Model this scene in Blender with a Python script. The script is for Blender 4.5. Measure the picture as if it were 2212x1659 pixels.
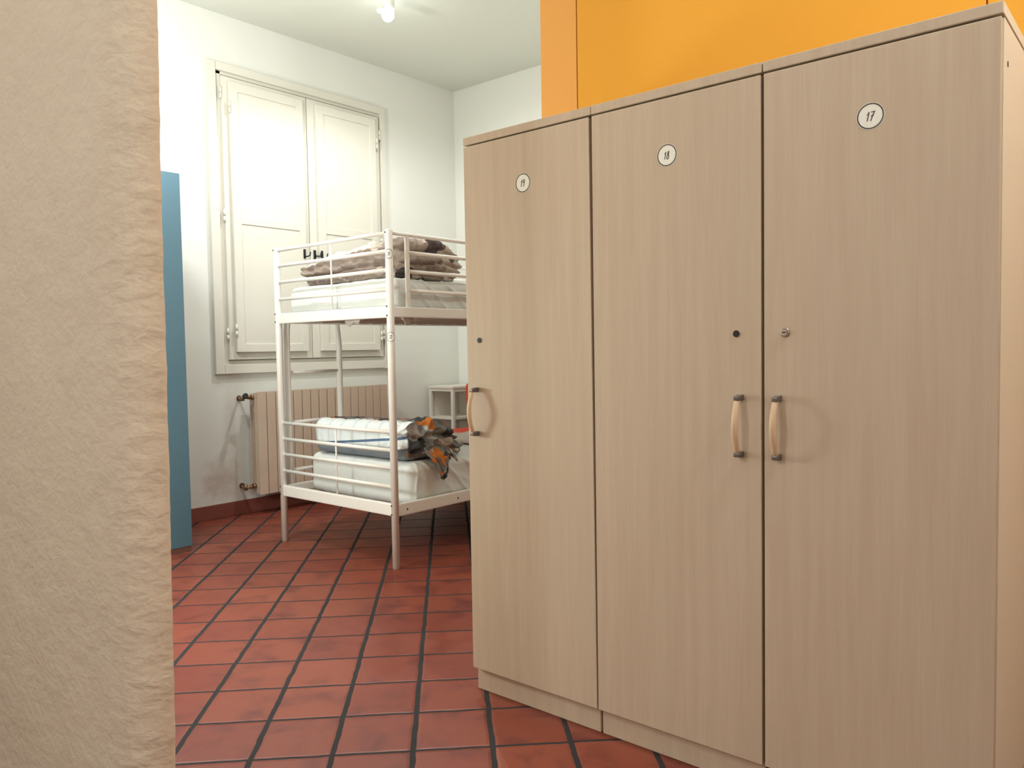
import bpy, bmesh, math, random
from mathutils import Vector, Matrix, noise
random.seed(7)
C = bpy.context.scene
COL = C.collection
for o in list(bpy.data.objects): bpy.data.objects.remove(o)

# ------------------------------------------------------------------ camera
H = 1.05
cam_d = bpy.data.cameras.new('camera'); cam = bpy.data.objects.new('camera', cam_d); COL.objects.link(cam)
yaw, pit, rol = math.radians(40.45426), math.radians(2.615947), math.radians(-0.958442)
fw = Vector((math.cos(yaw)*math.cos(pit), math.sin(yaw)*math.cos(pit), -math.sin(pit)))
r0 = fw.cross(Vector((0, 0, 1))).normalized(); u0 = r0.cross(fw)
rr = math.cos(rol)*r0 + math.sin(rol)*u0; uu = -math.sin(rol)*r0 + math.cos(rol)*u0
M = Matrix((rr, uu, -fw)).transposed().to_4x4(); M.translation = (0, 0, H)
cam.matrix_world = M
cam_d.sensor_width = 36; cam_d.lens = 36*1706.28/2212; cam_d.clip_start = .02
cam_d.dof.use_dof = True; cam_d.dof.focus_distance = 2.9; cam_d.dof.aperture_fstop = 11
C.camera = cam

# ------------------------------------------------------------------ world, lamps, exposure
w = bpy.data.worlds.new('world'); C.world = w; w.use_nodes = True
w.node_tree.nodes['Background'].inputs[0].default_value = (.9, 1, .95, 1)
w.node_tree.nodes['Background'].inputs[1].default_value = .3
C.view_settings.view_transform = 'Standard'; C.view_settings.look = 'None'
C.view_settings.gamma = 1; C.view_settings.use_curve_mapping = False
C.view_settings.exposure = 0.0

def lamp(name, loc, power, col, rad, aim=None, ang=165, blend=.5):
    l = bpy.data.lights.new(name, 'SPOT' if aim else 'POINT'); l.energy = power; l.color = col; l.shadow_soft_size = rad
    o = bpy.data.objects.new(name, l); o.location = loc; COL.objects.link(o)
    if aim:
        l.spot_size = math.radians(ang); l.spot_blend = blend
        o.rotation_euler = (Vector(aim)-Vector(loc)).to_track_quat('-Z', 'Y').to_euler()
    return o
BULB_W = 2.5
lamp('ceiling_spotlight_light', (3.200, 3.655, 2.995), 70, (1.0, .985, .95), .03, (3.5, 3.3, 0), 172)    # shaded head of the visible fitting
lamp('wardrobe_corner_fill_light', (1.70, 3.60, 2.40), 50, (.98, 1.0, .985), .08)                              # unseen light added by the wardrobe to brighten bunk end and window wall
lamp('bunk_end_fill_light', (.90, 2.98, 1.00), 40, (.90, 1.0, .995), .12)                                  # low fill added behind the plaster wall for the bunk end, no known lamp
lamp('partition_fill_light', (3.7, 1.5, 2.6), 25, (1.0, 1.0, .97), .09)                                    # fill added out of view behind the partition, lifts right wall and ceiling
lamp('hall_bulb_light', (-1.4, 1.55, 2.15), 57, (1.0, .985, .955), .12)                                    # hall lamp behind and left of the camera
lamp('passage_bulb_light', (1.5, -.42, 2.92), 60, (.96, .98, 1.0), .07)                                  # ceiling bulb to the right of the lockers

# ------------------------------------------------------------------ material helpers
def srgb(r, g, b):
    f = lambda c: (c/12.92 if c <= .04045 else ((c+.055)/1.055)**2.4)
    return (f(r/255), f(g/255), f(b/255), 1)
class NT:
    def __init__(s, name):
        s.m = bpy.data.materials.new(name); s.m.use_nodes = True
        s.t = s.m.node_tree; s.b = s.t.nodes['Principled BSDF']
    def n(s, typ, **kw):
        x = s.t.nodes.new(typ)
        for k, v in kw.items(): setattr(x, k, v)
        return x
    def put(s, sock, v):
        if hasattr(v, 'is_output') or isinstance(v, bpy.types.NodeSocket): s.t.links.new(v, sock)
        else: sock.default_value = v
    def math(s, op, a, b=0., c=0., clamp=False):
        x = s.n('ShaderNodeMath', operation=op, use_clamp=clamp)
        s.put(x.inputs[0], a); s.put(x.inputs[1], b); s.put(x.inputs[2], c); return x.outputs[0]
    def mix(s, f, a, b, typ='MIX'):
        x = s.n('ShaderNodeMix', data_type='RGBA', blend_type=typ)
        s.put(x.inputs[0], f); s.put(x.inputs[6], a); s.put(x.inputs[7], b); return x.outputs[2]
    def noise(s, vec, scale, detail=3, rough=.5, dist=0.):
        x = s.n('ShaderNodeTexNoise'); s.put(x.inputs['Vector'], vec); x.inputs['Scale'].default_value = scale
        x.inputs['Detail'].default_value = detail; x.inputs['Roughness'].default_value = rough
        x.inputs['Distortion'].default_value = dist; return x.outputs['Fac']
    def ramp(s, v, a, b, lo=0., hi=1., smooth=True):
        x = s.n('ShaderNodeMapRange', interpolation_type='SMOOTHSTEP' if smooth else 'LINEAR')
        s.put(x.inputs[0], v); x.inputs[1].default_value = a; x.inputs[2].default_value = b
        x.inputs[3].default_value = lo; x.inputs[4].default_value = hi; return x.outputs[0]
    def coord(s, k='Object'): return s.n('ShaderNodeTexCoord').outputs[k]
    def scale(s, vec, sc):
        x = s.n('ShaderNodeVectorMath', operation='MULTIPLY'); s.put(x.inputs[0], vec); x.inputs[1].default_value = sc
        return x.outputs[0]
    def add(s, a, b):
        x = s.n('ShaderNodeVectorMath', operation='ADD'); s.put(x.inputs[0], a); s.put(x.inputs[1], b); return x.outputs[0]
    def bump(s, h, strength=.3, dist=.01):
        x = s.n('ShaderNodeBump'); x.inputs['Strength'].default_value = strength; x.inputs['Distance'].default_value = dist
        s.put(x.inputs['Height'], h); s.put(s.b.inputs['Normal'], x.outputs[0])
    def out(s, col=None, rough=.6, metal=0., spec=None):
        if col is not None: s.put(s.b.inputs['Base Color'], col)
        s.put(s.b.inputs['Roughness'], rough); s.put(s.b.inputs['Metallic'], metal)
        if spec is not None: s.b.inputs['Specular IOR Level'].default_value = spec
        return s.m

def plain(name, col, rough=.5, metal=0., var=.05, sc=8, bump=0., bsc=60):
    t = NT(name); v = t.coord()
    f = t.noise(v, sc, 4)
    d = tuple(c*(1-var*2) for c in col[:3])+(1,)
    if bump: t.bump(t.noise(v, bsc, 3), bump, .002)
    return t.out(t.mix(f, d, col), rough, metal)

def wall_mat(name, col, var=.03, bump=.12, smudge=None):
    t = NT(name); v = t.coord()
    c = t.mix(t.noise(v, 1.7, 5, .6), tuple(k*(1-var*2.2) for k in col[:3])+(1,), col)
    if smudge:
        for (px, pz, rx, rz, k, dc) in smudge:
            s_ = t.n('ShaderNodeSeparateXYZ'); t.put(s_.inputs[0], v)
            dx = t.math('DIVIDE', t.math('SUBTRACT', s_.outputs[0], px), rx)
            dz = t.math('DIVIDE', t.math('SUBTRACT', s_.outputs[2], pz), rz)
            d = t.math('SQRT', t.math('ADD', t.math('MULTIPLY', dx, dx), t.math('MULTIPLY', dz, dz)))
            d = t.math('ADD', d, t.math('MULTIPLY', t.math('SUBTRACT', t.noise(v, 9, 5, .65), .5), 1.6))
            c = t.mix(t.ramp(d, 1.1, .1, 0, k), c, dc)
    h = t.math('ADD', t.noise(v, 30, 4, .6), t.math('MULTIPLY', t.noise(v, 5, 2), .6))
    t.bump(h, bump, .006)
    return t.out(c, .9, 0, .25)

def wood_mat():
    t = NT('locker_laminate'); v = t.coord()
    oi = t.n('ShaderNodeObjectInfo').outputs['Random']
    off = t.n('ShaderNodeCombineXYZ'); t.put(off.inputs[0], t.math('MULTIPLY', oi, 40)); t.put(off.inputs[1], t.math('MULTIPLY', oi, 17))
    v = t.add(v, off.outputs[0])
    a = t.noise(t.scale(v, (1, 1, .02)), 330, 3, .65)
    b = t.noise(t.scale(v, (1, 1, .05)), 38, 4, .6, .15)
    g = t.noise(t.scale(v, (1, 1, .12)), 7, 3, .5, .3)
    c = t.mix(t.ramp(b, .3, .7), srgb(197, 179, 157), srgb(204, 188, 166))
    c = t.mix(t.ramp(a, .35, .7, 0, .24), c, srgb(186, 164, 140))
    c = t.mix(t.ramp(g, .5, .75, 0, .5), c, srgb(196, 182, 158))
    t.bump(a, .05, .0006)
    return t.out(c, .55, 0, .3)

def tile_mat():
    t = NT('terracotta_tiles'); v = t.coord()
    s2 = 2**-.5
    wn = t.n('ShaderNodeTexNoise'); t.put(wn.inputs['Vector'], v); wn.inputs['Scale'].default_value = 14; wn.inputs['Detail'].default_value = 3
    wob = t.n('ShaderNodeVectorMath', operation='SUBTRACT'); t.put(wob.inputs[0], wn.outputs['Color']); wob.inputs[1].default_value = (.5, .5, .5)
    vv = t.add(v, t.scale(wob.outputs[0], (.009, .009, 0)))
    s_ = t.n('ShaderNodeSeparateXYZ'); t.put(s_.inputs[0], vv)
    x, y = s_.outputs[0], s_.outputs[1]
    u = t.math('DIVIDE', t.math('SUBTRACT', t.math('MULTIPLY', t.math('ADD', x, y), s2), 2.038), .2178)
    q = t.math('DIVIDE', t.math('ADD', t.math('MULTIPLY', t.math('SUBTRACT', x, y), s2), .1135), .2085)
    fu, fq = t.math('FRACT', u), t.math('FRACT', q)
    eu = t.math('MULTIPLY', t.math('MINIMUM', fu, t.math('SUBTRACT', 1., fu)), .2178)
    eq = t.math('MULTIPLY', t.math('MINIMUM', fq, t.math('SUBTRACT', 1., fq)), .2085)
    gu, gq = t.ramp(eu, .0042, .0058), t.ramp(eq, .0066, .0084)
    mask = t.math('MULTIPLY', gu, gq)
    cid = t.n('ShaderNodeCombineXYZ'); t.put(cid.inputs[0], t.math('FLOOR', u)); t.put(cid.inputs[1], t.math('FLOOR', q))
    wh = t.n('ShaderNodeTexWhiteNoise'); t.put(wh.inputs['Vector'], cid.outputs[0])
    rnd = wh.outputs['Value']
    c = t.mix(rnd, srgb(124, 59, 46), srgb(137, 70, 52))
    blot = t.noise(t.add(v, t.scale(cid.outputs[0], (3.1, 7.7, 0))), 7, 4, .55, .4)
    c = t.mix(t.ramp(blot, .46, .72, 0, .75), c, srgb(94, 43, 41))
    c = t.mix(t.ramp(t.noise(v, 120, 3, .6), .62, .8, 0, .35), c, srgb(110, 56, 48))
    gn = t.noise(v, 25, 4, .7)
    g = t.mix(t.ramp(gn, .66, .78, 0, .5), srgb(42, 40, 41), srgb(110, 98, 88))
    c = t.mix(mask, g, c)
    pil = t.math('MULTIPLY', t.ramp(eu, .003, .014), t.ramp(eq, .005, .016))
    hgt = t.math('ADD', pil, t.math('MULTIPLY', t.noise(v, 9, 3), .5))
    t.bump(hgt, .35, .004)
    ro = t.math('ADD', t.math('MULTIPLY', mask, -.52), .85)
    ro = t.math('ADD', ro, t.math('MULTIPLY', t.noise(v, 20, 3), .14))
    return t.out(c, ro, 0, .4)

def emit_mat(name, col, k):
    t = NT(name); t.b.inputs['Base Color'].default_value = (1, 1, 1, 1)
    t.b.inputs['Emission Color'].default_value = col; t.b.inputs['Emission Strength'].default_value = k
    return t.m

def attr_xyz(t, name='pat'):
    a = t.n('ShaderNodeAttribute'); a.attribute_name = name
    s_ = t.n('ShaderNodeSeparateXYZ'); t.put(s_.inputs[0], a.outputs['Vector'])
    return a.outputs['Vector'], s_.outputs[0], s_.outputs[1], s_.outputs[2]

def sheet_mat(name, col):
    t = NT(name); v = t.coord()
    t.bump(t.noise(v, 14, 3, .5, .6), .25, .01)
    return t.out(t.mix(t.noise(v, 5, 3), tuple(k*.93 for k in col[:3])+(1,), col), .85, 0, .2)

def taupe_duvet():
    t = NT('taupe_duvet_cotton'); V, x, y, z = attr_xyz(t)
    # fine stripes on the top cover, crossed weave near the end
    st = t.math('SINE', t.math('MULTIPLY', y, 640.)); st2 = t.math('SINE', t.math('MULTIPLY', x, 900.))
    top = t.mix(t.ramp(st, .1, .6, 0, .45), srgb(232, 224, 214), srgb(130, 112, 104))
    body = t.mix(t.noise(V, 22, 4, .6), srgb(140, 126, 118), srgb(168, 154, 144))
    # patches on the end: white fine check
    patch = t.noise(t.scale(V, (1, 1, 1)), 7, 1)
    chk = t.mix(t.ramp(st2, -.2, .2, 0, .6), srgb(206, 194, 180), srgb(130, 114, 106))
    endm = t.math('MULTIPLY', t.ramp(y, -.20, -.25), t.ramp(patch, .50, .53))
    m = t.math('MULTIPLY', t.ramp(z, .062, .066), t.ramp(t.math('ADD', x, t.math('MULTIPLY', t.noise(V, 5, 2), .1)), -.24, -.22))
    m2 = t.math('MULTIPLY', m, t.ramp(y, -.30, -.22))
    c = t.mix(m2, body, top)
    c = t.mix(endm, c, chk)
    dk = t.math('MULTIPLY', t.ramp(y, -.24, -.29), t.ramp(t.noise(V, 8, 1), .58, .60))
    c = t.mix(dk, c, srgb(88, 78, 77))
    t.bump(t.noise(V, 90, 3, .6), .2, .003)
    return t.out(c, .85, 0, .2)

def plaid_duvet():
    t = NT('patchwork_duvet_cotton'); V, x, y, z = attr_xyz(t)
    white = srgb(226, 234, 236)
    c = t.mix(t.ramp(t.math('SINE', t.math('MULTIPLY', y, 60.)), .75, .95, 0, .25), white, srgb(160, 168, 172))
    # blue line along the front and a grey underside band
    zz = t.math('ADD', z, t.math('MULTIPLY', t.math('ADD', y, .1), 0.09))
    line = t.math('MULTIPLY', t.ramp(t.math('ABSOLUTE', t.math('ADD', zz, .004)), .0075, .0055), 1.)
    c = t.mix(line, c, srgb(92, 116, 146))
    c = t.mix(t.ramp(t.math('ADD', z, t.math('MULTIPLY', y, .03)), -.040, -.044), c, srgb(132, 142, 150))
    # top: rows of orange, grey and white patches
    cell = t.n('ShaderNodeCombineXYZ')
    t.put(cell.inputs[0], t.math('FLOOR', t.math('MULTIPLY', t.math('ADD', x, t.math('MULTIPLY', t.noise(V, 11, 2), .11)), 17.))); t.put(cell.inputs[1], t.math('FLOOR', t.math('MULTIPLY', y, 15.)))
    t.put(cell.inputs[2], t.math('FLOOR', t.math('MULTIPLY', t.math('ADD', z, t.math('MULTIPLY', t.noise(V, 9, 2), .09)), 18.)))
    wh = t.n('ShaderNodeTexWhiteNoise'); t.put(wh.inputs['Vector'], cell.outputs[0]); rv = wh.outputs['Value']
    cr = t.n('ShaderNodeValToRGB'); cr.color_ramp.interpolation = 'CONSTANT'; e = cr.color_ramp.elements
    cols = [(0, srgb(188, 112, 52)), (.16, srgb(120, 122, 120)), (.4, srgb(176, 170, 162)), (.52, srgb(66, 66, 68)), (.7, srgb(148, 138, 134)), (.86, srgb(112, 104, 100))]
    e[0].position, e[0].color = cols[0]; e[1].position, e[1].color = cols[1]
    for p, q in cols[2:]:
        k = e.new(p); k.color = q
    t.put(cr.inputs[0], rv)
    c = t.mix(t.math('MULTIPLY', t.ramp(z, .080, .084), t.ramp(x, -.135, -.13)), c, cr.outputs[0])
    c = t.mix(t.math('MULTIPLY', t.ramp(y, -.362, -.368), t.ramp(x, -.176, -.168)), c, cr.outputs[0])
    t.bump(t.noise(V, 70, 3, .6), .2, .003)
    return t.out(c, .85, 0, .2)

MT = dict(
    white_wall=wall_mat('white_wall_paint', srgb(232, 234, 228), .02, .10, [
        (2.60, .25, .16, .16, .5, srgb(170, 140, 118)), (2.66, .60, .05, .30, .15, srgb(180, 160, 140)), (2.75, .85, .25, .05, .2, srgb(190, 182, 170))]),
    ceiling=wall_mat('ceiling_paint', srgb(222, 224, 214), .02, .05),
    hall_wall=wall_mat('hall_wall_paint', srgb(226, 225, 220), .02, .1),
    orange=wall_mat('orange_paint', srgb(228, 164, 60), .02, .04),
    orange_edge=wall_mat('orange_strip_paint', srgb(230, 168, 90), .02, .04),
    tiles=tile_mat(), skirting=plain('terracotta_skirting', srgb(140, 78, 66), .5, 0, .1, 6),
    wood=wood_mat(), locker_white=plain('white_laminate', srgb(226, 224, 212), .5, 0, .02),
    dark=plain('dark_gap', srgb(40, 30, 30), .8), black=plain('black_plastic', srgb(16, 19, 19), .6),
    handle_wood=plain('pale_handle_wood', srgb(216, 186, 152), .4, 0, .04, 30),
    grey_metal=plain('brushed_grey_metal', srgb(120, 112, 106), .4, .6, .05, 60),
    nickel=plain('nickel', srgb(190, 176, 160), .25, .9),
    sticker=plain('white_sticker', srgb(242, 244, 234), .5, 0, .01), ink=plain('brown_black_ink', srgb(58, 42, 40), .6),
    bed_metal=plain('white_bed_metal', srgb(240, 238, 232), .32, 0, .02, 20),
    joinery=plain('cream_window_paint', srgb(224, 222, 211), .45, 0, .03, 5, .1, 40),
    radiator=plain('beige_radiator_enamel', srgb(206, 184, 164), .45, 0, .04, 5),
    brass=plain('aged_brass', srgb(150, 118, 92), .4, .6, .1, 40),
    blue=plain('blue_laminate', srgb(76, 107, 121), .55, 0, .02),
    oak=plain('dark_plinth_board', srgb(110, 72, 58), .6, 0, .1),
    mattress=sheet_mat('white_fitted_sheet', srgb(226, 230, 228)), under=plain('slat_wood', srgb(150, 122, 104), .7, 0, .08, 12),
    sheet=sheet_mat('loose_sheet', srgb(222, 212, 202)), pillow=sheet_mat('pillow_cotton', srgb(222, 214, 206)),
    duvet1=taupe_duvet(), duvet2=plaid_duvet(),
    red=plain('red_plastic', srgb(206, 72, 44), .4), stand=plain('white_stand_laminate', srgb(222, 216, 204), .5),
    lamp_white=plain('white_lamp_plastic', srgb(240, 240, 236), .4), chrome=plain('chrome', srgb(200, 200, 200), .2, 1),
    bulb=emit_mat('lit_bulb', (.92, 1.0, .95, 1), BULB_W/(math.pi*4*math.pi*.035**2)),
)

# ------------------------------------------------------------------ mesh helpers
def box(bm, x0, x1, y0, y1, z0, z1, bev=0., seg=2, mi=0):
    t = bmesh.new()
    vs = [t.verts.new((x, y, z)) for x in (x0, x1) for y in (y0, y1) for z in (z0, z1)]
    for f in ((0, 1, 3, 2), (4, 6, 7, 5), (0, 4, 5, 1), (2, 3, 7, 6), (0, 2, 6, 4), (1, 5, 7, 3)): t.faces.new([vs[i] for i in f])
    if bev: bmesh.ops.bevel(t, geom=t.edges[:], offset=bev, segments=seg, profile=.6, affect='EDGES')
    merge(bm, t, mi)
def merge(bm, t, mi=0, mat=None):
    mp = {}
    for v in t.verts: mp[v] = bm.verts.new(mat @ v.co if mat else v.co)
    for f in t.faces:
        try: g = bm.faces.new([mp[v] for v in f.verts])
        except ValueError: continue
        g.material_index = mi; g.smooth = f.smooth
    t.free()
def tube(bm, pts, r, n=14, caps=True, mi=0, flat=None):
    pts = [Vector(p) for p in pts]; rings = []; prev = None
    for i, p in enumerate(pts):
        a = pts[max(i-1, 0)]; b = pts[min(i+1, len(pts)-1)]; d = (b-a).normalized()
        if prev is None:
            ref = Vector((0, 0, 1)) if abs(d.z) < .9 else Vector((1, 0, 0))
            s = d.cross(ref).normalized()
        else: s = (prev - d*prev.dot(d)).normalized()
        prev = s; t = d.cross(s); rad = r[i] if isinstance(r, (list, tuple)) else r
        rings.append([bm.verts.new(p + (s*math.cos(2*math.pi*k/n)*(flat or 1) + t*math.sin(2*math.pi*k/n))*rad) for k in range(n)])
    for a, b in zip(rings, rings[1:]):
        for k in range(n):
            f = bm.faces.new((a[k], a[(k+1) % n], b[(k+1) % n], b[k])); f.smooth = True; f.material_index = mi
    if caps:
        for rg in (rings[0][::-1], rings[-1]): bm.faces.new(rg).material_index = mi
def ball(bm, c, r, sx=1, sy=1, sz=1, mi=0, n=20):
    t = bmesh.new(); bmesh.ops.create_uvsphere(t, u_segments=n, v_segments=n//2+2, radius=r)
    for f in t.faces: f.smooth = True
    merge(bm, t, mi, Matrix.Translation(c) @ Matrix.Diagonal((sx, sy, sz, 1)))
def obj(name, bm, mats, parent=None, loc=None):
    me = bpy.data.meshes.new(name); bmesh.ops.recalc_face_normals(bm, faces=bm.faces[:])
    bm.to_mesh(me); bm.free()
    for m in (mats if isinstance(mats, (list, tuple)) else [mats]): me.materials.append(MT[m])
    o = bpy.data.objects.new(name, me); COL.objects.link(o)
    off = Vector((0, 0, 0)); q = parent
    if q is not None:
        o.parent = q
        while q is not None: off += q.location; q = q.parent
        me.transform(Matrix.Translation(-off))
    elif loc is not None:
        me.transform(Matrix.Translation(-Vector(loc))); o.location = loc
    return o
def thing(name, label, cat, loc, group=None):
    o = bpy.data.objects.new(name, None); COL.objects.link(o); o.location = loc; o.empty_display_size = .1
    return tag(o, label, cat, group)
def tag(o, label, cat, group=None):
    o['label'] = label; o['category'] = cat
    if group: o['group'] = group
    return o
def struct(name, bm, mats, label=None):
    o = obj(name, bm, mats); o['kind'] = 'structure'
    if label: o['label'] = label
    return o
B = bmesh.new

# ------------------------------------------------------------------ room shell
XR, YB, ZC, XH, YF = 4.78, 4.66, 3.18, -2.3, -1.6
b = B(); box(b, XH-.1, XR+.1, YF-.1, YB+.1, -.1, 0); struct('floor', b, 'tiles', 'diagonal red terracotta floor tiles with dark grout')
b = B(); box(b, XH-.1, XR+.1, YF-.1, YB+.1, ZC, ZC+.1); struct('ceiling', b, 'ceiling', 'plain off-white ceiling')
b = B()
wx0, wx1, wz0, wz1 = 2.60, 4.01, .925, 2.87       # window opening
for q in ((XH-.1, wx0, 0, ZC), (wx1, XR+.1, 0, ZC), (wx0, wx1, 0, wz0), (wx0, wx1, wz1, ZC)): box(b, q[0], q[1], YB, YB+.25, q[2], q[3])
struct('wall_back', b, 'white_wall', 'white window wall behind the bunk bed')
b = B(); box(b, XR, XR+.1, YF-.1, YB, 0, ZC); struct('wall_right', b, 'white_wall', 'white wall on the right beyond the nightstand')
b = B(); box(b, XH-.1, XH, YF-.1, YB, 0, ZC); struct('wall_hall', b, 'hall_wall')
b = B(); box(b, XH, XR, YF-.1, YF, 0, ZC); struct('wall_front', b, 'hall_wall')
# skirting
b = B(); box(b, .7, XR-.012, YB-.014, YB, 0, .09, .003); struct('baseboard_back', b, 'skirting', 'terracotta skirting tiles along the window wall')
b = B(); box(b, XR-.012, XR, YF, YB, 0, .09, .003); struct('baseboard_right', b, 'skirting')
# orange partition of wide boards
b = B(); seams = [1.718, 1.563, .372, -.62, YF]
box(b, 2.206, 2.30, YF, 1.716, 0, ZC, mi=2)
for i in range(4): box(b, 2.194, 2.207, seams[i+1]+.002, seams[i]-.002, 0, ZC, .0015, 1, mi=1 if i == 0 else 0)
struct('wall_partition', b, ['orange', 'orange_edge', 'orange'], 'orange painted board partition behind the lockers')

# rough plaster wall end on the left: extruded profile with a wavy corner
def plaster():
    b = B(); xa, xb = .62, .70
    prof = [(-.1, 1.462), (.258, 1.456), (.671, 1.442), (1.105, 1.432), (1.358, 1.430), (1.687, 1.419), (3.2, 1.40)]
    def yj(z):
        for (z0, y0), (z1, y1) in zip(prof, prof[1:]):
            if z <= z1: return y0+(y1-y0)*max(0, (z-z0))/(z1-z0)
        return prof[-1][1]
    nz = 230; rows = []
    for k in range(nz+1):
        z = ZC*k/nz
        def nn(p, s, a): return a*noise.noise(Vector((p*s, z*s, 3.7)))
        e = yj(z) + nn(0, 5, .003) + nn(9, 22, .0022) + nn(4, 60, .0022)
        pts = []
        for i in range(60):
            y = YB - (YB-1.535)*(1-(1-i/60)**2)
            pts.append((xa + nn(y, 6, .004) + nn(y+5, 20, .002), y))
        for a in range(23):                       # bullnosed end of the wall
            an = a/24*math.pi/2
            pts.append((xb-(xb-xa)*math.cos(an) + nn(a*.02, 22, .0015), 1.525-(1.525-e)*math.sin(an)+nn(a*.3+3, 20, .0008)))
        pts += [(xb-.003, e), (xb, e+.004), (xb, e+.03), (xb, YB)]
        rows.append([b.verts.new((x, y, z)) for x, y in pts])
    for r0_, r1_ in zip(rows, rows[1:]):
        for i in range(len(r0_)-1):
            f = b.faces.new((r0_[i], r0_[i+1], r1_[i+1], r1_[i])); f.smooth = True
    return b
MT['plaster'] = None
t = NT('rough_cream_plaster'); v = t.coord()
c = t.mix(t.noise(v, 4, 5, .6), srgb(216, 202, 180), srgb(224, 212, 192))
c = t.mix(t.ramp(t.noise(v, 26, 4, .7), .66, .8, 0, .35), c, srgb(190, 168, 140))
h = t.math('ADD', t.noise(t.scale(v, (1, 1, 1.6)), 30, 3, .5, .3), t.math('MULTIPLY', t.noise(v, 15, 3, .5, .2), 1.4))
t.bump(h, .32, .014); MT['plaster'] = t.out(c, .9, 0, .2)
struct('wall_left', plaster(), 'plaster', 'rough cream plaster wall end close on the left')

# ------------------------------------------------------------------ window with inner shutters
def at(x, z, d):   # a point measured on the wall plane, brought forward by d
    k = (YB-d)/YB; return x*k, H+(z-H)*k
def slab(b, x0, x1, z0, z1, d0, d1, bev=.002, seg=1, mi=0):
    X0, Z0 = at(x0, z0, d1); X1, Z1 = at(x1, z1, d1)
    box(b, X0, X1, YB-d1, YB-d0, Z0, Z1, bev, seg, mi)
win = bpy.data.objects.new('window_1', None); COL.objects.link(win); win.location = (3.3, YB, .92)
win['kind'] = 'structure'; win['label'] = 'tall cream window with closed inner shutters behind the bunk bed'
b = B()
slab(b, 2.588, 2.650, .914, 2.882, -.02, .030); slab(b, 3.979, 4.026, .909, 2.882, -.02, .030)
slab(b, 2.652, 3.977, 2.830, 2.882, -.02, .028); slab(b, 2.652, 3.977, .914, .973, -.02, .028)
obj('casing', b, 'joinery', win)
b = B()
slab(b, 2.640, 2.679, .96, 2.84, -.06, .006); slab(b, 3.966, 3.99, .96, 2.84, -.06, .006)
slab(b, 2.640, 3.98, 2.803, 2.84, -.06, .006); slab(b, 2.66, 3.98, .96, 1.0, -.06, .004)
box(b, wx0, wx1, YB+.10, YB+.115, wz0, wz1, mi=1)
obj('window_frame', b, ['joinery', 'dark'], win)
for (a0, a1) in ((2.684, 3.316), (3.322, 3.962)):
    b = B(); s0 = .052
    slab(b, a0, 3.396 if a0 > 3 else a0+s0, 1.003, 2.800, -.035, .030); slab(b, a1-s0, a1, 1.003, 2.800, -.035, .030)
    slab(b, a0+s0, a1-s0, 2.745, 2.800, -.035, .029); slab(b, a0+s0, a1-s0, 1.003, 1.07, -.035, .029)
    sash = obj('sash', b, 'joinery', win)
    b = B(); slab(b, a0+s0-.01, a1-s0+.01, 1.06, 2.75, -.012, -.006, 0)
    obj('pane', b, 'glass', sash) if 'glass' in MT else b.free()
for k, (a0, a1, p0, p1) in enumerate(((2.741, 3.290, 2.800, 3.240), (3.399, 3.932, 3.462, 3.878))):
    b = B(); d0, d1, dm = .032, .056, .049
    zb, zt = 1.052, 2.778
    slab(b, a0, p0, zb, zt, d0, d1, .0015); slab(b, p1, a1, zb, zt, d0, d1, .0015)
    slab(b, p0, p1, 2.720, zt, d0, d1, .0015); slab(b, p0, p1, 1.880, 1.930, d0, d1, .0015); slab(b, p0, p1, zb, 1.104, d0, d1, .0015)
    slab(b, p0-.004, p1+.004, 1.10, 2.73, d0+.004, dm, 0)
    sh = obj('shutter', b, 'joinery', win)
    b = B(); lx = 3.274 if k == 0 else 3.419
    X, Z = at(lx, 1.726, .06); box(b, X-.009, X+.009, YB-.062, YB-.056, Z-.032, Z+.032, .002, 1)
    tube(b, [(X, YB-.06, Z-.018), (X+.004, YB-.085, Z-.02), (X+.022, YB-.088, Z-.012), (X+.026, YB-.088, Z+.012)], .005, 8)
    obj('latch', b, 'black', sh)
    hs = ((2.735, 2.611), (2.735, 1.189)) if k == 0 else ((3.940, 2.60), (3.942, 1.153))
    for hx, hz in hs:
        b = B(); X, Z = at(hx, hz, .055)
        tube(b, [(X, YB-.060, Z-.036), (X, YB-.060, Z-.002)], .0075, 10); tube(b, [(X, YB-.060, Z+.002), (X, YB-.060, Z+.036)], .0075, 10)
        tube(b, [(X, YB-.060, Z-.03), (X, YB-.060, Z+.044)], .004, 8)
        obj('hinge', b, 'joinery', sh)
b = B(); X, Z = at(3.361, 1.728, .04); box(b, X-.009, X+.009, YB-.040, YB-.030, Z-.035, Z+.03, .002, 1)
tube(b, [(X, YB-.04, Z-.01), (X+.004, YB-.065, Z-.014), (X+.025, YB-.068, Z-.012), (X+.027, YB-.068, Z+.01)], .005, 8)
obj('window_latch', b, 'black', win)
for hx, hz in ((2.676, 2.69), (2.676, 1.917), (2.674, 1.164), (3.968, 2.667), (3.966, 1.90), (3.966, 1.16)):
    b = B(); X, Z = at(hx, hz, .03)
    tube(b, [(X, YB-.034, Z-.036), (X, YB-.034, Z-.002)], .0075, 10); tube(b, [(X, YB-.034, Z+.002), (X, YB-.034, Z+.036)], .0075, 10)
    tube(b, [(X, YB-.034, Z-.03), (X, YB-.034, Z+.044)], .004, 8)
    obj('window_hinge', b, 'joinery', win)

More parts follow.
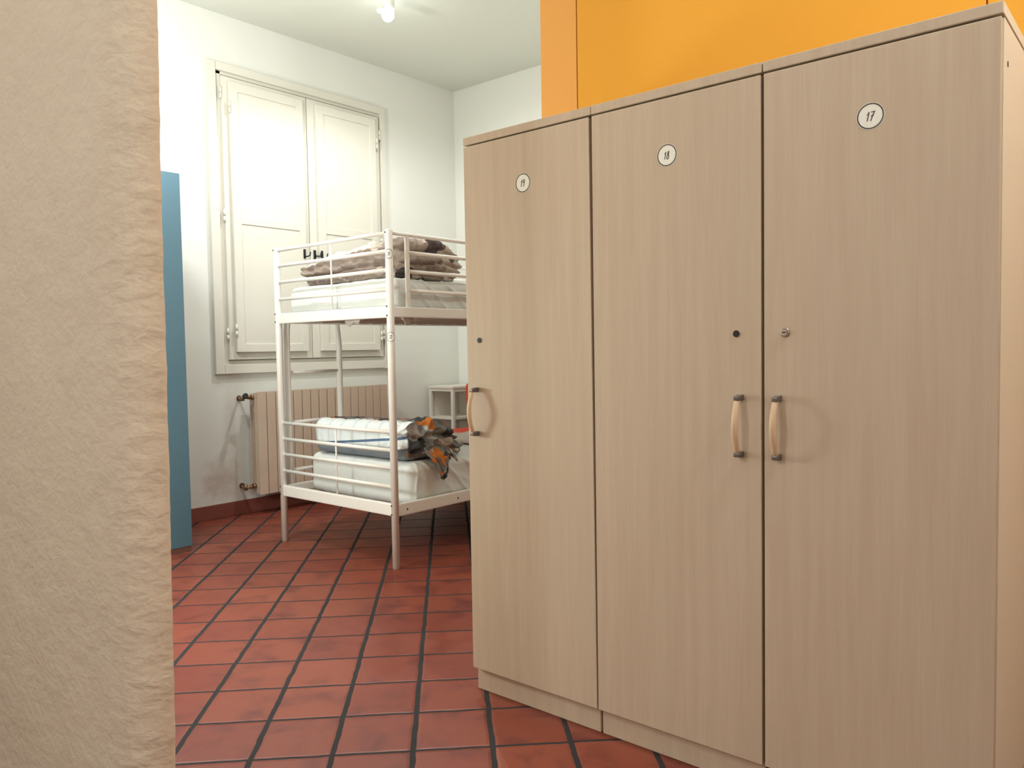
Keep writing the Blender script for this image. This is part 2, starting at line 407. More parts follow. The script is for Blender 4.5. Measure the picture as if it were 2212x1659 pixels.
# ------------------------------------------------------------------ handwriting on stickers
def arc(cx, cy, rx, ry, a0, a1, n=14):
    return [(cx+rx*math.cos(math.radians(a0+(a1-a0)*i/n)), cy+ry*math.sin(math.radians(a0+(a1-a0)*i/n))) for i in range(n+1)]
GL = {
    '1': [[(-.13, .10), (.02, .34), (-.04, -.38)]],
    '7': [[(-.13, .30), (.04, .30), (.17, .36), (.04, .0), (-.06, -.40)], [(-.10, -.02), (.14, .06)]],
    '8': [arc(.03, .17, .10, .17, 60, 300, 12)+arc(-.02, -.18, .11, .19, 75, -250, 16)+[(.10, .26)]],
    '9': [arc(.0, .17, .11, .17, 20, 380, 18)+[(.06, -.12), (-.03, -.40)]],
    '2': [arc(-.02, .18, .13, .16, 165, -20, 10)+[(.02, -.1), (-.14, -.34), (-.02, -.30), (.16, -.34)]],
}
def strokes(txt):
    out = []
    for ch, ox in zip(txt, (-.17, .15)):
        for s in GL[ch]: out.append([((x+ox)*.86+.13*y, y*.95) for x, y in s])
    return out
def sticker_bm(mapf, rad, txt, rw=.045):
    """mapf(u, v, h) -> point; u, v in metres on the surface, h height above it"""
    b = B(); n = 48
    def disc(r, h, mi):
        rg = [[b.verts.new(mapf(r*q/6*math.cos(2*math.pi*k/n), r*q/6*math.sin(2*math.pi*k/n), h)) for k in range(n)] for q in range(1, 7)]
        cc = b.verts.new(mapf(0, 0, h))
        for k in range(n):
            b.faces.new((cc, rg[0][k], rg[0][(k+1) % n])).material_index = mi
            for a, d in zip(rg, rg[1:]): b.faces.new((a[k], d[k], d[(k+1) % n], a[(k+1) % n])).material_index = mi
        lo = [b.verts.new(mapf(r*math.cos(2*math.pi*k/n), r*math.sin(2*math.pi*k/n), 0)) for k in range(n)]
        for k in range(n): b.faces.new((rg[-1][k], lo[k], lo[(k+1) % n], rg[-1][(k+1) % n])).material_index = mi
    disc(rad, .0004, 0)
    ra, rb = rad*.965, rad*(.965-2*rw)
    rgs = [[b.verts.new(mapf(q*math.cos(2*math.pi*k/n), q*math.sin(2*math.pi*k/n), .0007)) for k in range(n)] for q in (ra, rb)]
    for k in range(n): b.faces.new((rgs[0][k], rgs[0][(k+1) % n], rgs[1][(k+1) % n], rgs[1][k])).material_index = 1
    for s in strokes(txt):
        w_ = rad*.036; L = []; Rr = []
        for i, p in enumerate(s):
            a = s[max(i-1, 0)]; c_ = s[min(i+1, len(s)-1)]
            dx, dy = c_[0]-a[0], c_[1]-a[1]; l = math.hypot(dx, dy) or 1
            nx, ny = -dy/l*w_, dx/l*w_
            L.append(b.verts.new(mapf(p[0]*rad+nx, p[1]*rad+ny, .0008))); Rr.append(b.verts.new(mapf(p[0]*rad-nx, p[1]*rad-ny, .0008)))
        for i in range(len(s)-1): b.faces.new((L[i], L[i+1], Rr[i+1], Rr[i])).material_index = 1
    return b

# ------------------------------------------------------------------ lockers
XD = 1.727
def locker(y0, y1, num, lock_y, handle_y, st_y, metal_lock, side_white, label, plinth=True, st_r=.0271):
    ym = (y0+y1)/2
    t = thing('locker', label, 'locker', (XD+.2, ym, 0), 'three numbered wooden lockers in a row')
    b = B()
    box(b, XD+.021, 2.185, y0+.001, y0+.019, .072, 1.652, .001, 1, mi=1 if side_white else 0)
    box(b, XD+.021, 2.185, y1-.019, y1-.001, .072, 1.652, .001, 1)
    box(b, XD+.021, 2.185, y0+.019, y1-.019, .072, .09); box(b, 2.17, 2.185, y0+.019, y1-.019, .09, 1.652)
    box(b, XD+.06, 2.165, y0+.019, y1-.019, 1.2, 1.218)
    if side_white:
        ys = y0+.001
        tube(b, [(XD+.06, ys-.0006, 1.575), (XD+.06, ys+.001, 1.575)], .006, 12, mi=2)
    obj('carcass', b, ['wood', 'locker_white', 'dark'], t)
    b = B(); box(b, XD+.001, 2.185, y0+.0005, y1-.0012, 1.6535, 1.6765, .002, 2)
    if side_white: box(b, XD+.003, 2.185, y0-.0004, y0+.002, 1.6545, 1.6755, 0, 1, mi=1)
    obj('top_board', b, ['wood', 'locker_white'], t)
    b = B(); box(b, XD+.021, 2.18, y0+.003, y1-.003, 0, .0715, .002, 1); obj('plinth', b, 'wood', t)
    b = B(); box(b, XD, XD+.019, y0+.0025, y1-.0035, .0735, 1.6485, .0022, 3)
    if num == '19':
        for v_ in b.verts:
            if v_.co.y < ym: v_.co.y += -.0022+.0062*(v_.co.z/1.65)
    door = obj('door', b, 'wood', t)
    # handle: bow of pale wood between grey metal brackets, length 14 cm
    b = B(); z0, z1 = .789, .934; zm = (z0+z1)/2; hl = (z1-z0)/2
    n = 16; rows = []
    for i in range(n+1):
        s = -1+2*i/n; z = zm+s*(hl-.010); pr = .021+.017*(1-s*s)
        wd = .0072+.0012*(1-s*s)
        rows.append([b.verts.new((XD-pr-.004, handle_y-wd+.003, z)), b.verts.new((XD-pr-.006, handle_y, z)), b.verts.new((XD-pr-.004, handle_y+wd-.003, z)),
                     b.verts.new((XD-pr, handle_y+wd, z)), b.verts.new((XD-pr+.004, handle_y+wd-.003, z)), b.verts.new((XD-pr+.004, handle_y-wd+.003, z)), b.verts.new((XD-pr, handle_y-wd, z))])
    for a, c_ in zip(rows, rows[1:]):
        for k in range(7):
            f = b.faces.new((a[k], a[(k+1) % 7], c_[(k+1) % 7], c_[k])); f.smooth = True
    b.faces.new(rows[0][::-1]); b.faces.new(rows[-1])
    for s in (-1, 1):
        z = zm+s*hl
        zz = sorted((z-s*.014, z))
        box(b, XD-.016, XD, handle_y-.0065, handle_y+.0065, zz[0], zz[1], .002, 2, mi=1)
        zz = sorted((z-s*.013, z-s*.002))
        box(b, XD-.029, XD-.012, handle_y-.0078, handle_y+.0078, zz[0], zz[1], .003, 2, mi=1)
    h = obj('handle', b, ['handle_wood', 'grey_metal'], door)
    b = B(); z = 1.074
    if metal_lock:
        tube(b, [(XD, lock_y, z), (XD-.003, lock_y, z), (XD-.0045, lock_y, z)], [.0105, .0105, .0085], 24)
        tube(b, [(XD-.003, lock_y, z), (XD-.0047, lock_y, z)], .0075, 24, mi=1)
        tube(b, [(XD-.0046, lock_y, z), (XD-.006, lock_y, z)], .0066, 24)
        box(b, XD-.0068, XD-.0055, lock_y-.0045, lock_y+.0045, z-.001, z+.0015, 0, mi=1)
        obj('lock', b, ['nickel', 'dark'], door)
    else:
        tube(b, [(XD, lock_y, z), (XD-.0012, lock_y, z)], .0092, 24, mi=1)
        tube(b, [(XD-.001, lock_y, z), (XD-.0025, lock_y, z)], .0080, 24)
        tube(b, [(XD-.0025, lock_y, z), (XD-.0032, lock_y, z)], .0035, 16)
        obj('lock', b, ['black', 'handle_wood'], door)['label'] = 'black round lock plug'
    zc = 1.511
    b = sticker_bm(lambda u, v_, h_: (XD-h_, st_y-u, zc+v_), st_r, num)
    obj('number_sticker', b, ['sticker', 'ink'], door)['label'] = 'round white sticker with handwritten '+num
    return t
locker(1.190, 1.652, '19', 1.596, 1.609, 1.420, False, False, 'pale wooden locker with round number 19 sticker, farthest from the camera')
locker(.728, 1.190, '18', .789, .778, .966, False, False, 'pale wooden locker with round number 18 sticker, middle of the row')
locker(.266, .727, '17', .675, .689, .498, True, True, 'pale wooden locker with round number 17 sticker and nickel keyhole, nearest the camera')

# ------------------------------------------------------------------ blue wardrobe
t = thing('wardrobe', 'tall blue wardrobe side panel behind the plaster wall end', 'wardrobe', (1.75, 4.33, 0))
b = B(); box(b, 1.45, 2.052, 4.0, 4.018, .03, 1.985, .001, 1); box(b, 1.45, 2.052, 4.615, 4.633, .03, 1.985, .001, 1)
box(b, 1.45, 2.05, 4.018, 4.615, 1.967, 1.985); box(b, 1.45, 2.03, 4.018, 4.615, .03, .048); box(b, 1.45, 1.46, 4.018, 4.615, .048, 1.967)
obj('carcass', b, 'blue', t)
for y0, y1, hy in ((4.02, 4.315, 4.29), (4.318, 4.613, 4.343)):
    b = B(); box(b, 2.03, 2.048, y0, y1, .05, 1.965, .001, 1); d = obj('door', b, 'blue', t)
    b = B(); tube(b, [(2.048, hy, .95), (2.07, hy, .955), (2.07, hy, 1.075), (2.048, hy, 1.08)], .005, 8); obj('handle', b, 'grey_metal', d)
b = B(); box(b, 1.46, 2.046, 4.004, 4.60, 0, .03); obj('plinth', b, 'oak', t)

# ------------------------------------------------------------------ radiator
t = thing('radiator', 'beige sectional radiator under the window behind the bunk bed', 'radiator', (3.31, 4.55, 0))
x0r, x1r, ns = 2.772, 3.852, 16; pw = (x1r-x0r)/ns
def radsec(i):
    b = B(); a = x0r+i*pw; c_ = a+pw; m = (a+c_)/2
    box(b, a+.003, c_-.003, 4.500, 4.506, .134, .797, .002, 2)
    box(b, m-.004, m+.004, 4.504, 4.60, .15, .782)
    for e in (a+.003, c_-.0044): box(b, e, e+.0014, 4.505, 4.545, .14, .79)
    for y in (4.525, 4.548, 4.571): box(b, a+.010, c_-.010, y, y+.004, .17, .772, .001, 1)
    box(b, a+.004, c_-.004, 4.596, 4.600, .15, .785, .001, 1)
    for z in (.19, .76): tube(b, [(a, 4.55, z), (c_, 4.55, z)], .019, 14)
    for k in range(6):
        an = k/5*.9; y = 4.506+k*.016
        box(b, a+.006, c_-.006, y, y+.013, .786-.004*k, .791-.004*k, .001, 1)
    return b
s0 = obj('section', radsec(0), 'radiator', t)
for i in range(1, ns):
    s = s0.copy(); COL.objects.link(s); s.parent = t; s.location.x += pw*i
b = B()
tube(b, [(2.772, 4.55, .76), (2.757, 4.55, .76)], .017, 8); tube(b, [(2.76, 4.55, .76), (2.735, 4.552, .762), (2.715, 4.552, .762), (2.703, 4.556, .760), (2.702, 4.572, .757), (2.715, 4.61, .756), (2.735, 4.656, .755)], .009, 12)
tube(b, [(2.748, 4.552, .762), (2.736, 4.552, .762)], .014, 6); tube(b, [(2.702, 4.560, .742), (2.702, 4.560, .772)], .014, 12)
tube(b, [(2.735, 4.652, .755), (2.735, 4.656, .755)], .018, 16)
v_ = obj('top_valve', b, 'brass', t)
b = B(); tube(b, [(2.712, 4.552, .765), (2.702, 4.527, .772), (2.694, 4.505, .778)], [.011, .017, .016], 16); obj('knob', b, 'black', v_)
b = B()
tube(b, [(2.772, 4.55, .19), (2.752, 4.55, .19)], .018, 8); tube(b, [(2.76, 4.55, .19), (2.735, 4.553, .186), (2.715, 4.556, .184), (2.704, 4.575, .184), (2.715, 4.61, .185), (2.735, 4.656, .185)], .009, 12)
tube(b, [(2.745, 4.551, .187), (2.733, 4.552, .186)], .014, 6); tube(b, [(2.735, 4.652, .185), (2.735, 4.656, .185)], .018, 16)
tube(b, [(2.708, 4.56, .168), (2.708, 4.56, .205)], .012, 10)
obj('bottom_valve', b, 'brass', t)
for xx in (2.98, 3.64):
    for z in (.21, .74):
        b = B(); box(b, xx-.012, xx+.012, 4.60, 4.656, z-.012, z+.012); obj('wall_bracket', b, 'grey_metal', t)

# ------------------------------------------------------------------ bunk bed
BX0, BX1, BY0, BY1 = 2.487, 4.56, 2.870, 3.800
bed = thing('bunk_bed', 'white metal bunk bed with bars at its end, in front of the window', 'bunk bed', ((BX0+BX1)/2, (BY0+BY1)/2, 0))
PR = .0185
for px, py in ((BX0, BY0), (BX0, BY1), (BX1, BY0), (BX1, BY1)):
    b = B(); tube(b, [(px, py, 0), (px, py, 1.612), (px, py, 1.619)], [PR, PR, PR*.8], 24)
    sx = -1 if px == BX0 else 1
    for z in (.262, .305, 1.213, 1.256, 1.604):
        tube(b, [(px+sx*(PR-.001), py+.004, z), (px+sx*(PR+.0012), py+.004, z)], .0045, 10, mi=1)
    p = obj('post', b, ['bed_metal', 'dark'], bed)
    if px == BX0 and py == BY0:
        for zc, txt in ((1.502, '21'), (1.112, '22')):
            ac = math.atan2(-.70, -.70)
            def mp(u, v_, h_, zc=zc):
                a = ac+u/PR; return (px+(PR+h_)*math.cos(a), py+(PR+h_)*math.sin(a), zc+v_)
            s = obj('number_sticker', sticker_bm(mp, .0235, txt), ['sticker', 'ink'], p); s['label'] = 'round white sticker with handwritten '+txt
def rail_box(b, x0, x1, y0, y1, z0, z1): box(b, x0, x1, y0, y1, z0, z1, .006, 2)
for px in (BX0, BX1):
    for (rz0, rz1), bars, rod in (((.253, .312), (.657, .569, .483, .392), (.31, .657)), ((1.203, 1.259), (1.603, 1.518, 1.429, 1.336), (1.25, 1.603))):
        b = B(); rail_box(b, px-.013, px+.013, BY0+.01, BY1-.01, rz0, rz1); obj('end_rail', b, 'bed_metal', bed)
        for z in bars:
            b = B(); tube(b, [(px, BY0+.01, z), (px, BY1-.01, z)], .0092, 14)
            for y in (BY0+.019, BY1-.019): tube(b, [(px, y-.003, z), (px, y+.003, z)], .0112, 14)
            obj('end_bar', b, 'bed_metal', bed)
        b = B(); tube(b, [(px, 3.317, rod[0]), (px, 3.317, rod[1])], .0046, 10); obj('end_rod', b, 'bed_metal', bed)
for py in (BY0, BY1):
    for z0, z1, low in ((.250, .310, 1), (1.205, 1.256, 0)):
        b = B(); rail_box(b, BX0+.01, BX1-.01, py-.013, py+.013, z0, z1)
        if py == BY0 and low:
            for xx in (2.554, 2.904, 3.9, 4.49): tube(b, [(xx, py-.0125, .278), (xx, py-.0142, .278)], .0045, 10, mi=1)
        # inner ledge that carries the slats
        s = 1 if py == BY0 else -1
        y_a, y_b = sorted((py+s*.010, py+s*.034)); box(b, BX0+.02, BX1-.02, y_a, y_b, z0+.002, z0+.006)
        obj('side_rail', b, ['bed_metal', 'dark'], bed)
# guard rails of the upper bunk (the far one leaves room for the ladder)
for py, xa in ((BY0, 2.600), (BY1, 3.02)):
    gr = []
    b = B()
    tube(b, [((BX0+.01) if py == BY0 else xa, py, 1.603), (BX1-.01, py, 1.603)], .0092, 14)
    for z in (1.518, 1.428, 1.335): tube(b, [(xa+.004, py, z), (BX1-.01, py, z)], .0092, 14)
    obj('guard_rail', b, 'bed_metal', bed)
    for xx in (xa, BX1-.11):
        b = B(); box(b, xx-.0125, xx+.0125, py-.007, py+.007, 1.245, 1.600, .003, 1); obj('guard_post', b, 'bed_metal', bed)
# slats
for z in (.256, 1.211):
    n = 17
    for i in range(n):
        xx = BX0+.06+(BX1-BX0-.12)*i/(n-1)
        b = B(); box(b, xx-.030, xx+.030, BY0+.016, BY1-.016, z, z+.012, .003, 1)
        if i == 0 or True: obj('slat', b, 'under', bed)
# ladder on the far side
for xx in (2.553, 2.915):
    b = B()
    tube(b, [(xx-.03 if xx > 2.7 else xx, BY1+.018, 1.23), (xx-.012 if xx > 2.7 else xx, BY1+.030, 1.17), (xx, BY1+.034, 1.08), (xx, BY1+.034, .5), (xx, BY1+.034, .262)], .0175, 16, flat=1.4 if xx < 2.7 else 1)
    obj('ladder_stile', b, 'bed_metal', bed)
for z in (.935, .652, .382):
    b = B(); tube(b, [(2.55, BY1+.034, z), (2.92, BY1+.034, z)], .0095, 12); obj('ladder_rung', b, 'bed_metal', bed)

# soft things ---------------------------------------------------------------
def soft_block(cx, cy, cz, hx, hy, hz, r, step, disp, pat=True):
    """rounded box surface on a fine grid, displaced by disp(p, n) (p local)."""
    b = B(); hs = (hx, hy, hz); vmap = {}
    pl = b.verts.layers.float_vector.new('pat') if pat else None
    def vert(q):
        k = (round(q[0], 5), round(q[1], 5), round(q[2], 5))
        if k in vmap: return vmap[k]
        inner = Vector([max(-(h-r), min(h-r, c_)) for c_, h in zip(q, hs)])
        d = (Vector(q)-inner); d = d.normalized() if d.length > 1e-9 else Vector((0, 0, 1))
        p = inner+d*r; pp = disp(p, d)
        v = b.verts.new((pp.x+cx, pp.y+cy, pp.z+cz))
        if pat: v[pl] = p
        vmap[k] = v; return v
    def lin(h):
        n = max(2, int(round(2*h/step)))
        # extra samples near the rounded edge
        s = [-h+2*h*i/n for i in range(n+1)]
        e = [h-r*f for f in (.15, .35, .55, .75, .9)]
        s = sorted(set([round(x, 5) for x in s+e+[-x for x in e]])); o = [s[0]]
        for x in s[1:]:
            if x-o[-1] > .0012: o.append(x)
        o[-1] = round(h, 5); return o
    L = [lin(h) for h in hs]
    for ax in range(3):
        a, c_ = [i for i in range(3) if i != ax]
        for sg in (-1, 1):
            for i in range(len(L[a])-1):
                for j in range(len(L[c_])-1):
                    quad = []
                    for (ii, jj) in ((i, j), (i+1, j), (i+1, j+1), (i, j+1)):
                        q = [0, 0, 0]; q[ax] = sg*hs[ax]; q[a] = L[a][ii]; q[c_] = L[c_][jj]; quad.append(vert(q))
                    if len(set(quad)) == 4:
                        try: f = b.faces.new(quad); f.smooth = True
                        except ValueError: pass
    return b
def N3(x, y, z): return noise.noise(Vector((x, y, z)))
def ridge(x, y, z, p=2.): return (1-abs(N3(x, y, z))*1.6)**p if abs(N3(x, y, z))*1.6 < 1 else 0

def mattress(z0, z1, x0, x1, y0, y1, seed, label):
    def d(p, n):
        s = seed
        side = 1-abs(n.z)
        w = .006*N3(p.x*4+s, p.y*4, p.z*4)
        # diagonal tension folds on the near side, soft vertical ones on the end
        w += side*(.007*ridge((p.x*.9+p.z*2.0)*4+s, p.y*1.2, 1.3, 5)-.002)*(1 if n.y < -.3 else .5)
        w += side*.002*ridge(p.y*7+s, p.x*9, p.z*3, 3)
        # tension creases running down from the top edge, on the near side and the end
        if n.y < -.3:
            for cx_, am in ((.10, .7), (.21, 1), (.36, 1), (.55, .8), (.70, .5)):
                dd = (p.x+(x1-x0)/2-cx_)-((z1-z0)/2-p.z)*1.1-.02*N3(p.z*9, s, cx_*9); w += am*.0075*math.exp(-(dd/.011)**2)
            if s > 9:
                dd = (p.x+(x1-x0)/2-.052)-((z1-z0)/2-p.z)*-.10; w += .008*math.exp(-(dd/.006)**2) - .004*(1 if dd > .01 else 0)
        if n.x < -.3:
            for cy_, am in ((.16, .8), (.30, .5), (.52, .6)):
                dd = (p.y+(y1-y0)/2-cy_)+((z1-z0)/2-p.z)*.5*(1 if cy_ < .3 else -1); w += am*.0045*math.exp(-(dd/.010)**2)
        w += abs(n.z)*.004*ridge(p.x*5+p.y*4+s, p.y*2, s, 4)
        q = p+n*w
        return q
    b = soft_block((x0+x1)/2, (y0+y1)/2, (z0+z1)/2, (x1-x0)/2, (y1-y0)/2, (z1-z0)/2, .045, .009, d, False)
    return tag(obj('mattress', b, 'mattress', None, ((x0+x1)/2, (y0+y1)/2, z0)), label, 'mattress')
mattress(1.224, 1.398, 2.525, 4.46, 2.900, 3.765, 3., 'white sheeted mattress on the upper bunk')
mattress(.269, .487, 2.610, 4.50, 2.895, 3.725, 11., 'white sheeted mattress on the lower bunk')
# corner fold of the lower sheet
# sheet ends hanging under the upper bunk
for (px, py, wd, s, lb) in ((2.60, 3.30, .17, 1, 'loose white sheet end hanging under the upper bunk, nearer the window'), (2.66, 2.93, .12, 5, 'loose white sheet corner hanging under the upper bunk beside the front post')):
    b = B(); n = 16; rows = []
    for i in range(n+1):
        f = i/n; rows.append([])
        for j in range(7):
            g = j/6; dz = -g*(.030+.012*math.sin(f*9+s))*math.sin(math.pi*f)**.5
            rows[-1].append(b.verts.new((px+.012*N3(f*5, g*3, s)+ (f-.5)*wd*(1 if s == 5 else .2), py+(f-.5)*wd*(.1 if s == 5 else 1)+.01*N3(f*6, g*4, s+4), 1.2085+dz)))
    for a, c_ in zip(rows, rows[1:]):
        for j in range(6): f_ = b.faces.new((a[j], a[j+1], c_[j+1], c_[j])); f_.smooth = True
    o = tag(obj('sheet_end', b, 'sheet', None, (px, py, 1.21)), lb, 'sheet')
    m = o.modifiers.new('thick', 'SOLIDIFY'); m.thickness = .0015

def duvet_upper():
    hx, hy, hz = .232, .385, .095
    def d(p, n):
        f = (p.y+hy)/(2*hy)                      # 0 near end, 1 far end
        q = p.copy(); zt = (q.z+hz)/(2*hz); side = 1-abs(n.z)
        hh = .205-.075*f**1.3
        hh *= 1-.34*max(0, (p.x-.02)/hx)**2-.06*max(0, -p.x/hx)
        q.z = -hz+zt*hh
        # the top layer overhangs, the lower one is tucked under
        k = side*(.016-.050*max(0, .32-zt)/.32)
        k += side*(-.030)*math.exp(-((zt-.40-.10*N3(p.y*3.5, p.x*4, 7.))/.05)**2)
        k += -.020*side*math.exp(-((zt-.72-.10*N3(p.y*5, p.x*5, 1.))/.04)**2)*(1 if p.y < -.1 else .4)
        # crumpling: sharp creases at three sizes
        k += .024*(ridge(p.x*6+p.y*2, p.y*5.5-p.z*5, p.z*9+3, 1.6)-.55)
        k += .016*(ridge(p.x*13+p.z*5, p.y*12+p.z*9, p.z*15+5, 1.8)-.5)
        k += .008*(ridge(p.x*27-p.z*9, p.y*25, p.z*34, 1.6)-.5)
        k += .003*N3(p.x*70, p.y*70, p.z*70)
        if zt < .04 and n.z < -.5: k = min(k, 0)*.2
        q += n*k
        q.y += .02*N3(p.z*9, p.x*5, 3)*side
        q.z = max(q.z, -hz+.0015)
        return q
    return soft_block(2.822, 3.335, 1.404+hz, hx, hy, hz, .045, .0058, d)
tag(obj('duvet', duvet_upper(), 'duvet1', None, (2.845, 3.335, 1.40)), 'folded taupe duvet with pale striped cover on the upper bunk', 'duvet')
def duvet_lower():
    hx, hy, hz = .195, .385, .098
    def d(p, n):
        f = (p.y+hy)/(2*hy); q = p.copy(); zt = (q.z+hz)/(2*hz); side = 1-abs(n.z)
        hh = (.198-.012*f)*(1-.42*max(0, (p.x+.05)/(hx+.05))**2)
        q.z = -hz+zt*hh
        near = max(0, min(1, (.20-f)/.14))
        k = side*(-.016)*math.exp(-((zt-.27-.03*N3(p.y*3, 1, 7.))/.05)**2)
        k += -.024*near*side*math.exp(-((zt-.60-.1*N3(p.y*6, p.x*6, 1.))/.05)**2)
        k += (.004+.030*near)*(ridge(p.x*8, p.y*7-p.z*6, p.z*9+8, 2.2)-.5)
        k += (.002+.018*near)*(ridge(p.x*18, p.y*17+p.z*9, p.z*20, 2.5)-.5)
        k += .0045*(ridge(p.y*22+p.x*4, p.z*3, 4.4, 3)-.4)*abs(n.z if n.z > 0 else 0) + .003*(ridge(p.y*16, p.z*2, 1.4, 3)-.4)*side
        k += .004*near*(ridge(p.x*34, p.y*32, p.z*40, 2)-.5)
        # rolled bulge at the near end
        k += .012*near*side
        if n.z < -.5: k = min(k, 0)*.2
        q += n*k
        q.z = max(q.z, -hz+.0015)
        return q
    return soft_block(2.800, 3.302, .4925+hz, hx, hy, hz, .055, .0062, d)
dv = obj('duvet', duvet_lower(), 'duvet2', None, (2.825, 3.302, .49))
tag(dv, 'folded white, grey and orange patchwork duvet on the lower bunk', 'duvet')
# the corner that hangs over the mattress edge
b = B(); pl = b.verts.layers.float_vector.new('pat'); nu, nv = 44, 34; rows = []
path = [(2.952, .555), (2.925, .535), (2.90, .512), (2.880, .490), (2.868, .46), (2.862, .425), (2.860, .388)]
for i in range(nu+1):
    f = i/nu; rows.append([])
    for j in range(nv+1):
        g = j/nv*(len(path)-1)*(.72+.28*math.sin(f*5.3+.6)); k = min(int(g), len(path)-2); h_ = g-k
        y = path[k][0]*(1-h_)+path[k+1][0]*h_; z = path[k][1]*(1-h_)+path[k+1][1]*h_
        rip = .010*math.sin(f*21+z*20)*min(1, j/nv*2) + .006*N3(f*7, j*.3, 2)
        tap = 1-.35*j/nv
        v = b.verts.new((2.80+(f-.5)*.20*tap+.03*j/nv+.004*N3(f*9, j*.2, 9), y-.012-abs(rip), z+.003+.4*rip))
        v[pl] = ((f-.5)*.3, -.37-.001*j, j/nv*.3); rows[-1].append(v)
for a, c_ in zip(rows, rows[1:]):
    for j in range(nv): f_ = b.faces.new((a[j], a[j+1], c_[j+1], c_[j])); f_.smooth = True
fl = obj('hanging_corner', b, 'duvet2', dv); m = fl.modifiers.new('thick', 'SOLIDIFY'); m.thickness = .007
# pillow on the lower bunk
def pdisp(p, n):
    k = 1-(abs(p.x)/.24)**4*.5-(abs(p.y)/.30)**4*.5
    q = p.copy(); q.z = p.z*max(.15, k); return q+n*(.006*(ridge(p.x*9, p.y*8, 3, 2)-.5)*(1 if n.z > -.3 else 0))
b = soft_block(3.52, 3.22, .493+.017, .22, .28, .017, .015, .012, pdisp, False)
tag(obj('pillow', b, 'pillow', None, (3.50, 3.22, .49)), 'flat off-white pillow on the lower bunk beside the lockers', 'pillow')

# ------------------------------------------------------------------ nightstand
t = thing('nightstand', 'small white open nightstand in the corner by the red chair', 'nightstand', (4.57, 4.49, 0))
NX0, NX1, NY0, NY1 = 4.392, 4.75, 4.355, 4.625
b = B(); box(b, NX0-.004, NX1+.004, NY0-.004, NY1+.004, .738, .756, .002, 1); obj('top', b, 'stand', t)
for xx in (NX0, NX1-.025):
    for yy in (NY0, NY1-.025):
        b = B(); box(b, xx, xx+.025, yy, yy+.025, 0, .738, .0015, 1); obj('leg', b, 'stand', t)
b = B(); box(b, NX0+.025, NX1-.025, NY0+.003, NY0+.022, .712, .738); box(b, NX0+.025, NX1-.025, NY1-.022, NY1-.003, .712, .738)
box(b, NX0+.003, NX0+.02, NY0+.025, NY1-.025, .716, .738); obj('apron', b, 'stand', t)
for z in (.505, .25):
    b = B(); box(b, NX0+.004, NX1-.004, NY0+.004, NY1-.004, z-.012, z+.008, .001, 1); obj('shelf', b, 'stand', t)
b = B(); box(b, NX1-.030, NX1-.024, NY0+.025, NY1-.025, .2, .738); obj('side_panel', b, 'stand', t)
b = B(); box(b, NX0+.025, NX1-.025, NY1-.012, NY1-.006, .2, .712); obj('back_panel', b, 'stand', t)

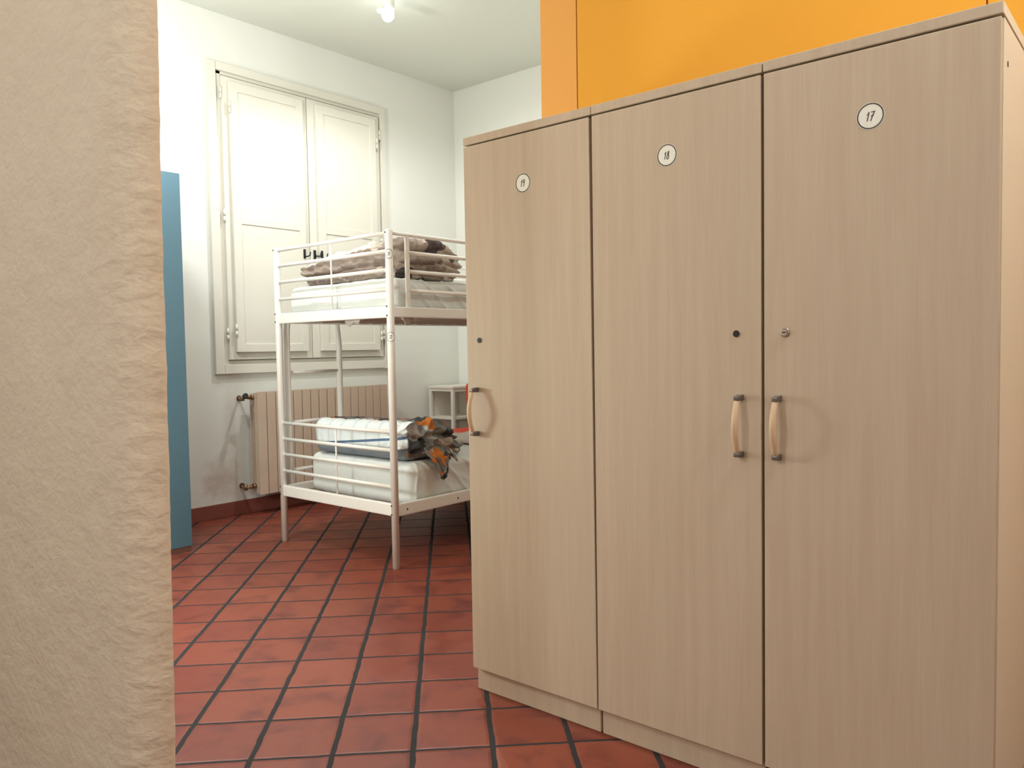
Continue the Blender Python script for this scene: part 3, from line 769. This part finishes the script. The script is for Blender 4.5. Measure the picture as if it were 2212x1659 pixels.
# ------------------------------------------------------------------ red chair
t = thing('chair', 'red plastic chair between the bunk bed and the nightstand', 'chair', (4.245, 4.045, 0))
b = B(); n = 24; rows = []
cx, cy, hw, hd = 4.240, 4.045, .185, .18
for s in range(2):
    z = .444 if s == 0 else .432
    rg = []
    for k in range(48):
        a = 2*math.pi*k/48; ca, sa = math.cos(a), math.sin(a)
        e = 2/5.; rg.append(b.verts.new((cx+hd*math.copysign(abs(ca)**e, ca), cy+hw*math.copysign(abs(sa)**e, sa), z)))
    rows.append(rg)
cv = b.verts.new((cx, cy, .436))
for k in range(48):
    b.faces.new((rows[0][k], rows[0][(k+1) % 48], cv)); b.faces.new((rows[0][k], rows[1][k], rows[1][(k+1) % 48], rows[0][(k+1) % 48]))
b.faces.new(rows[1]); obj('seat', b, 'red', t)
b = B(); rows = []
for i in range(15):
    f = i/14; z = .452+.35*f; xx = 4.412+.040*f; row = []
    wd = .125+.060*f; wd *= (1-max(0, f-.85)**2*12)
    for j in range(17):
        g = -1+j/8; row.append(b.verts.new((xx+.03*(g*g)*-1, cy+.01+wd*g, z)))
    rows.append(row)
for a, c_ in zip(rows, rows[1:]):
    for j in range(16): f_ = b.faces.new((a[j], a[j+1], c_[j+1], c_[j])); f_.smooth = True
o = obj('backrest', b, 'red', t); m = o.modifiers.new('thick', 'SOLIDIFY'); m.thickness = .012
for sx in (-1, 1):
    for sy in (-1, 1):
        b = B(); tube(b, [(cx+sx*.14, cy+sy*.15, .4325), (cx+sx*.17, cy+sy*.17, 0)], .010, 12); obj('leg', b, 'chrome', t)

# ------------------------------------------------------------------ ceiling spotlight
LX, LY, LZ = 3.205, 3.66, 3.045
t = thing('ceiling_spotlight', 'lit white spotlight with round bulb hanging under the ceiling', 'ceiling light', (LX, LY, ZC))
b = B(); tube(b, [(LX+.02, LY+.01, ZC-.018), (LX+.02, LY+.01, ZC)], .055, 28); obj('mount', b, 'lamp_white', t)
b = B(); tube(b, [(LX+.02, LY+.01, ZC-.015), (LX+.018, LY+.008, LZ+.108)], .008, 12); ball(b, (LX+.018, LY+.008, LZ+.105), .014); obj('stem', b, 'lamp_white', t)
b = B()
tube(b, [(LX+.020, LY-.005, LZ+.110), (LX+.018, LY-.005, LZ+.100), (LX+.010, LY-.003, LZ+.050), (LX+.003, LY, LZ+.022)], [.020, .027, .030, .026], 24)
tube(b, [(LX+.032, LY-.022, LZ+.1), (LX+.024, LY-.03, LZ+.02), (LX+.022, LY-.03, LZ-.012)], .004, 10); ball(b, (LX+.022, LY-.03, LZ-.014), .007)
obj('lamp_head', b, 'lamp_white', t)
b = B(); ball(b, (LX-.032, LY+.030, LZ+.030), .022, 1, 1, .8); tube(b, [(LX-.03, LY+.028, LZ+.03), (LX, LY, LZ+.035)], .012, 12); obj('side_clip', b, 'lamp_white', t)
b = B(); ball(b, (LX, LY, LZ), .035, 1, 1, 1, 0, 24); obj('bulb', b, 'bulb', t)
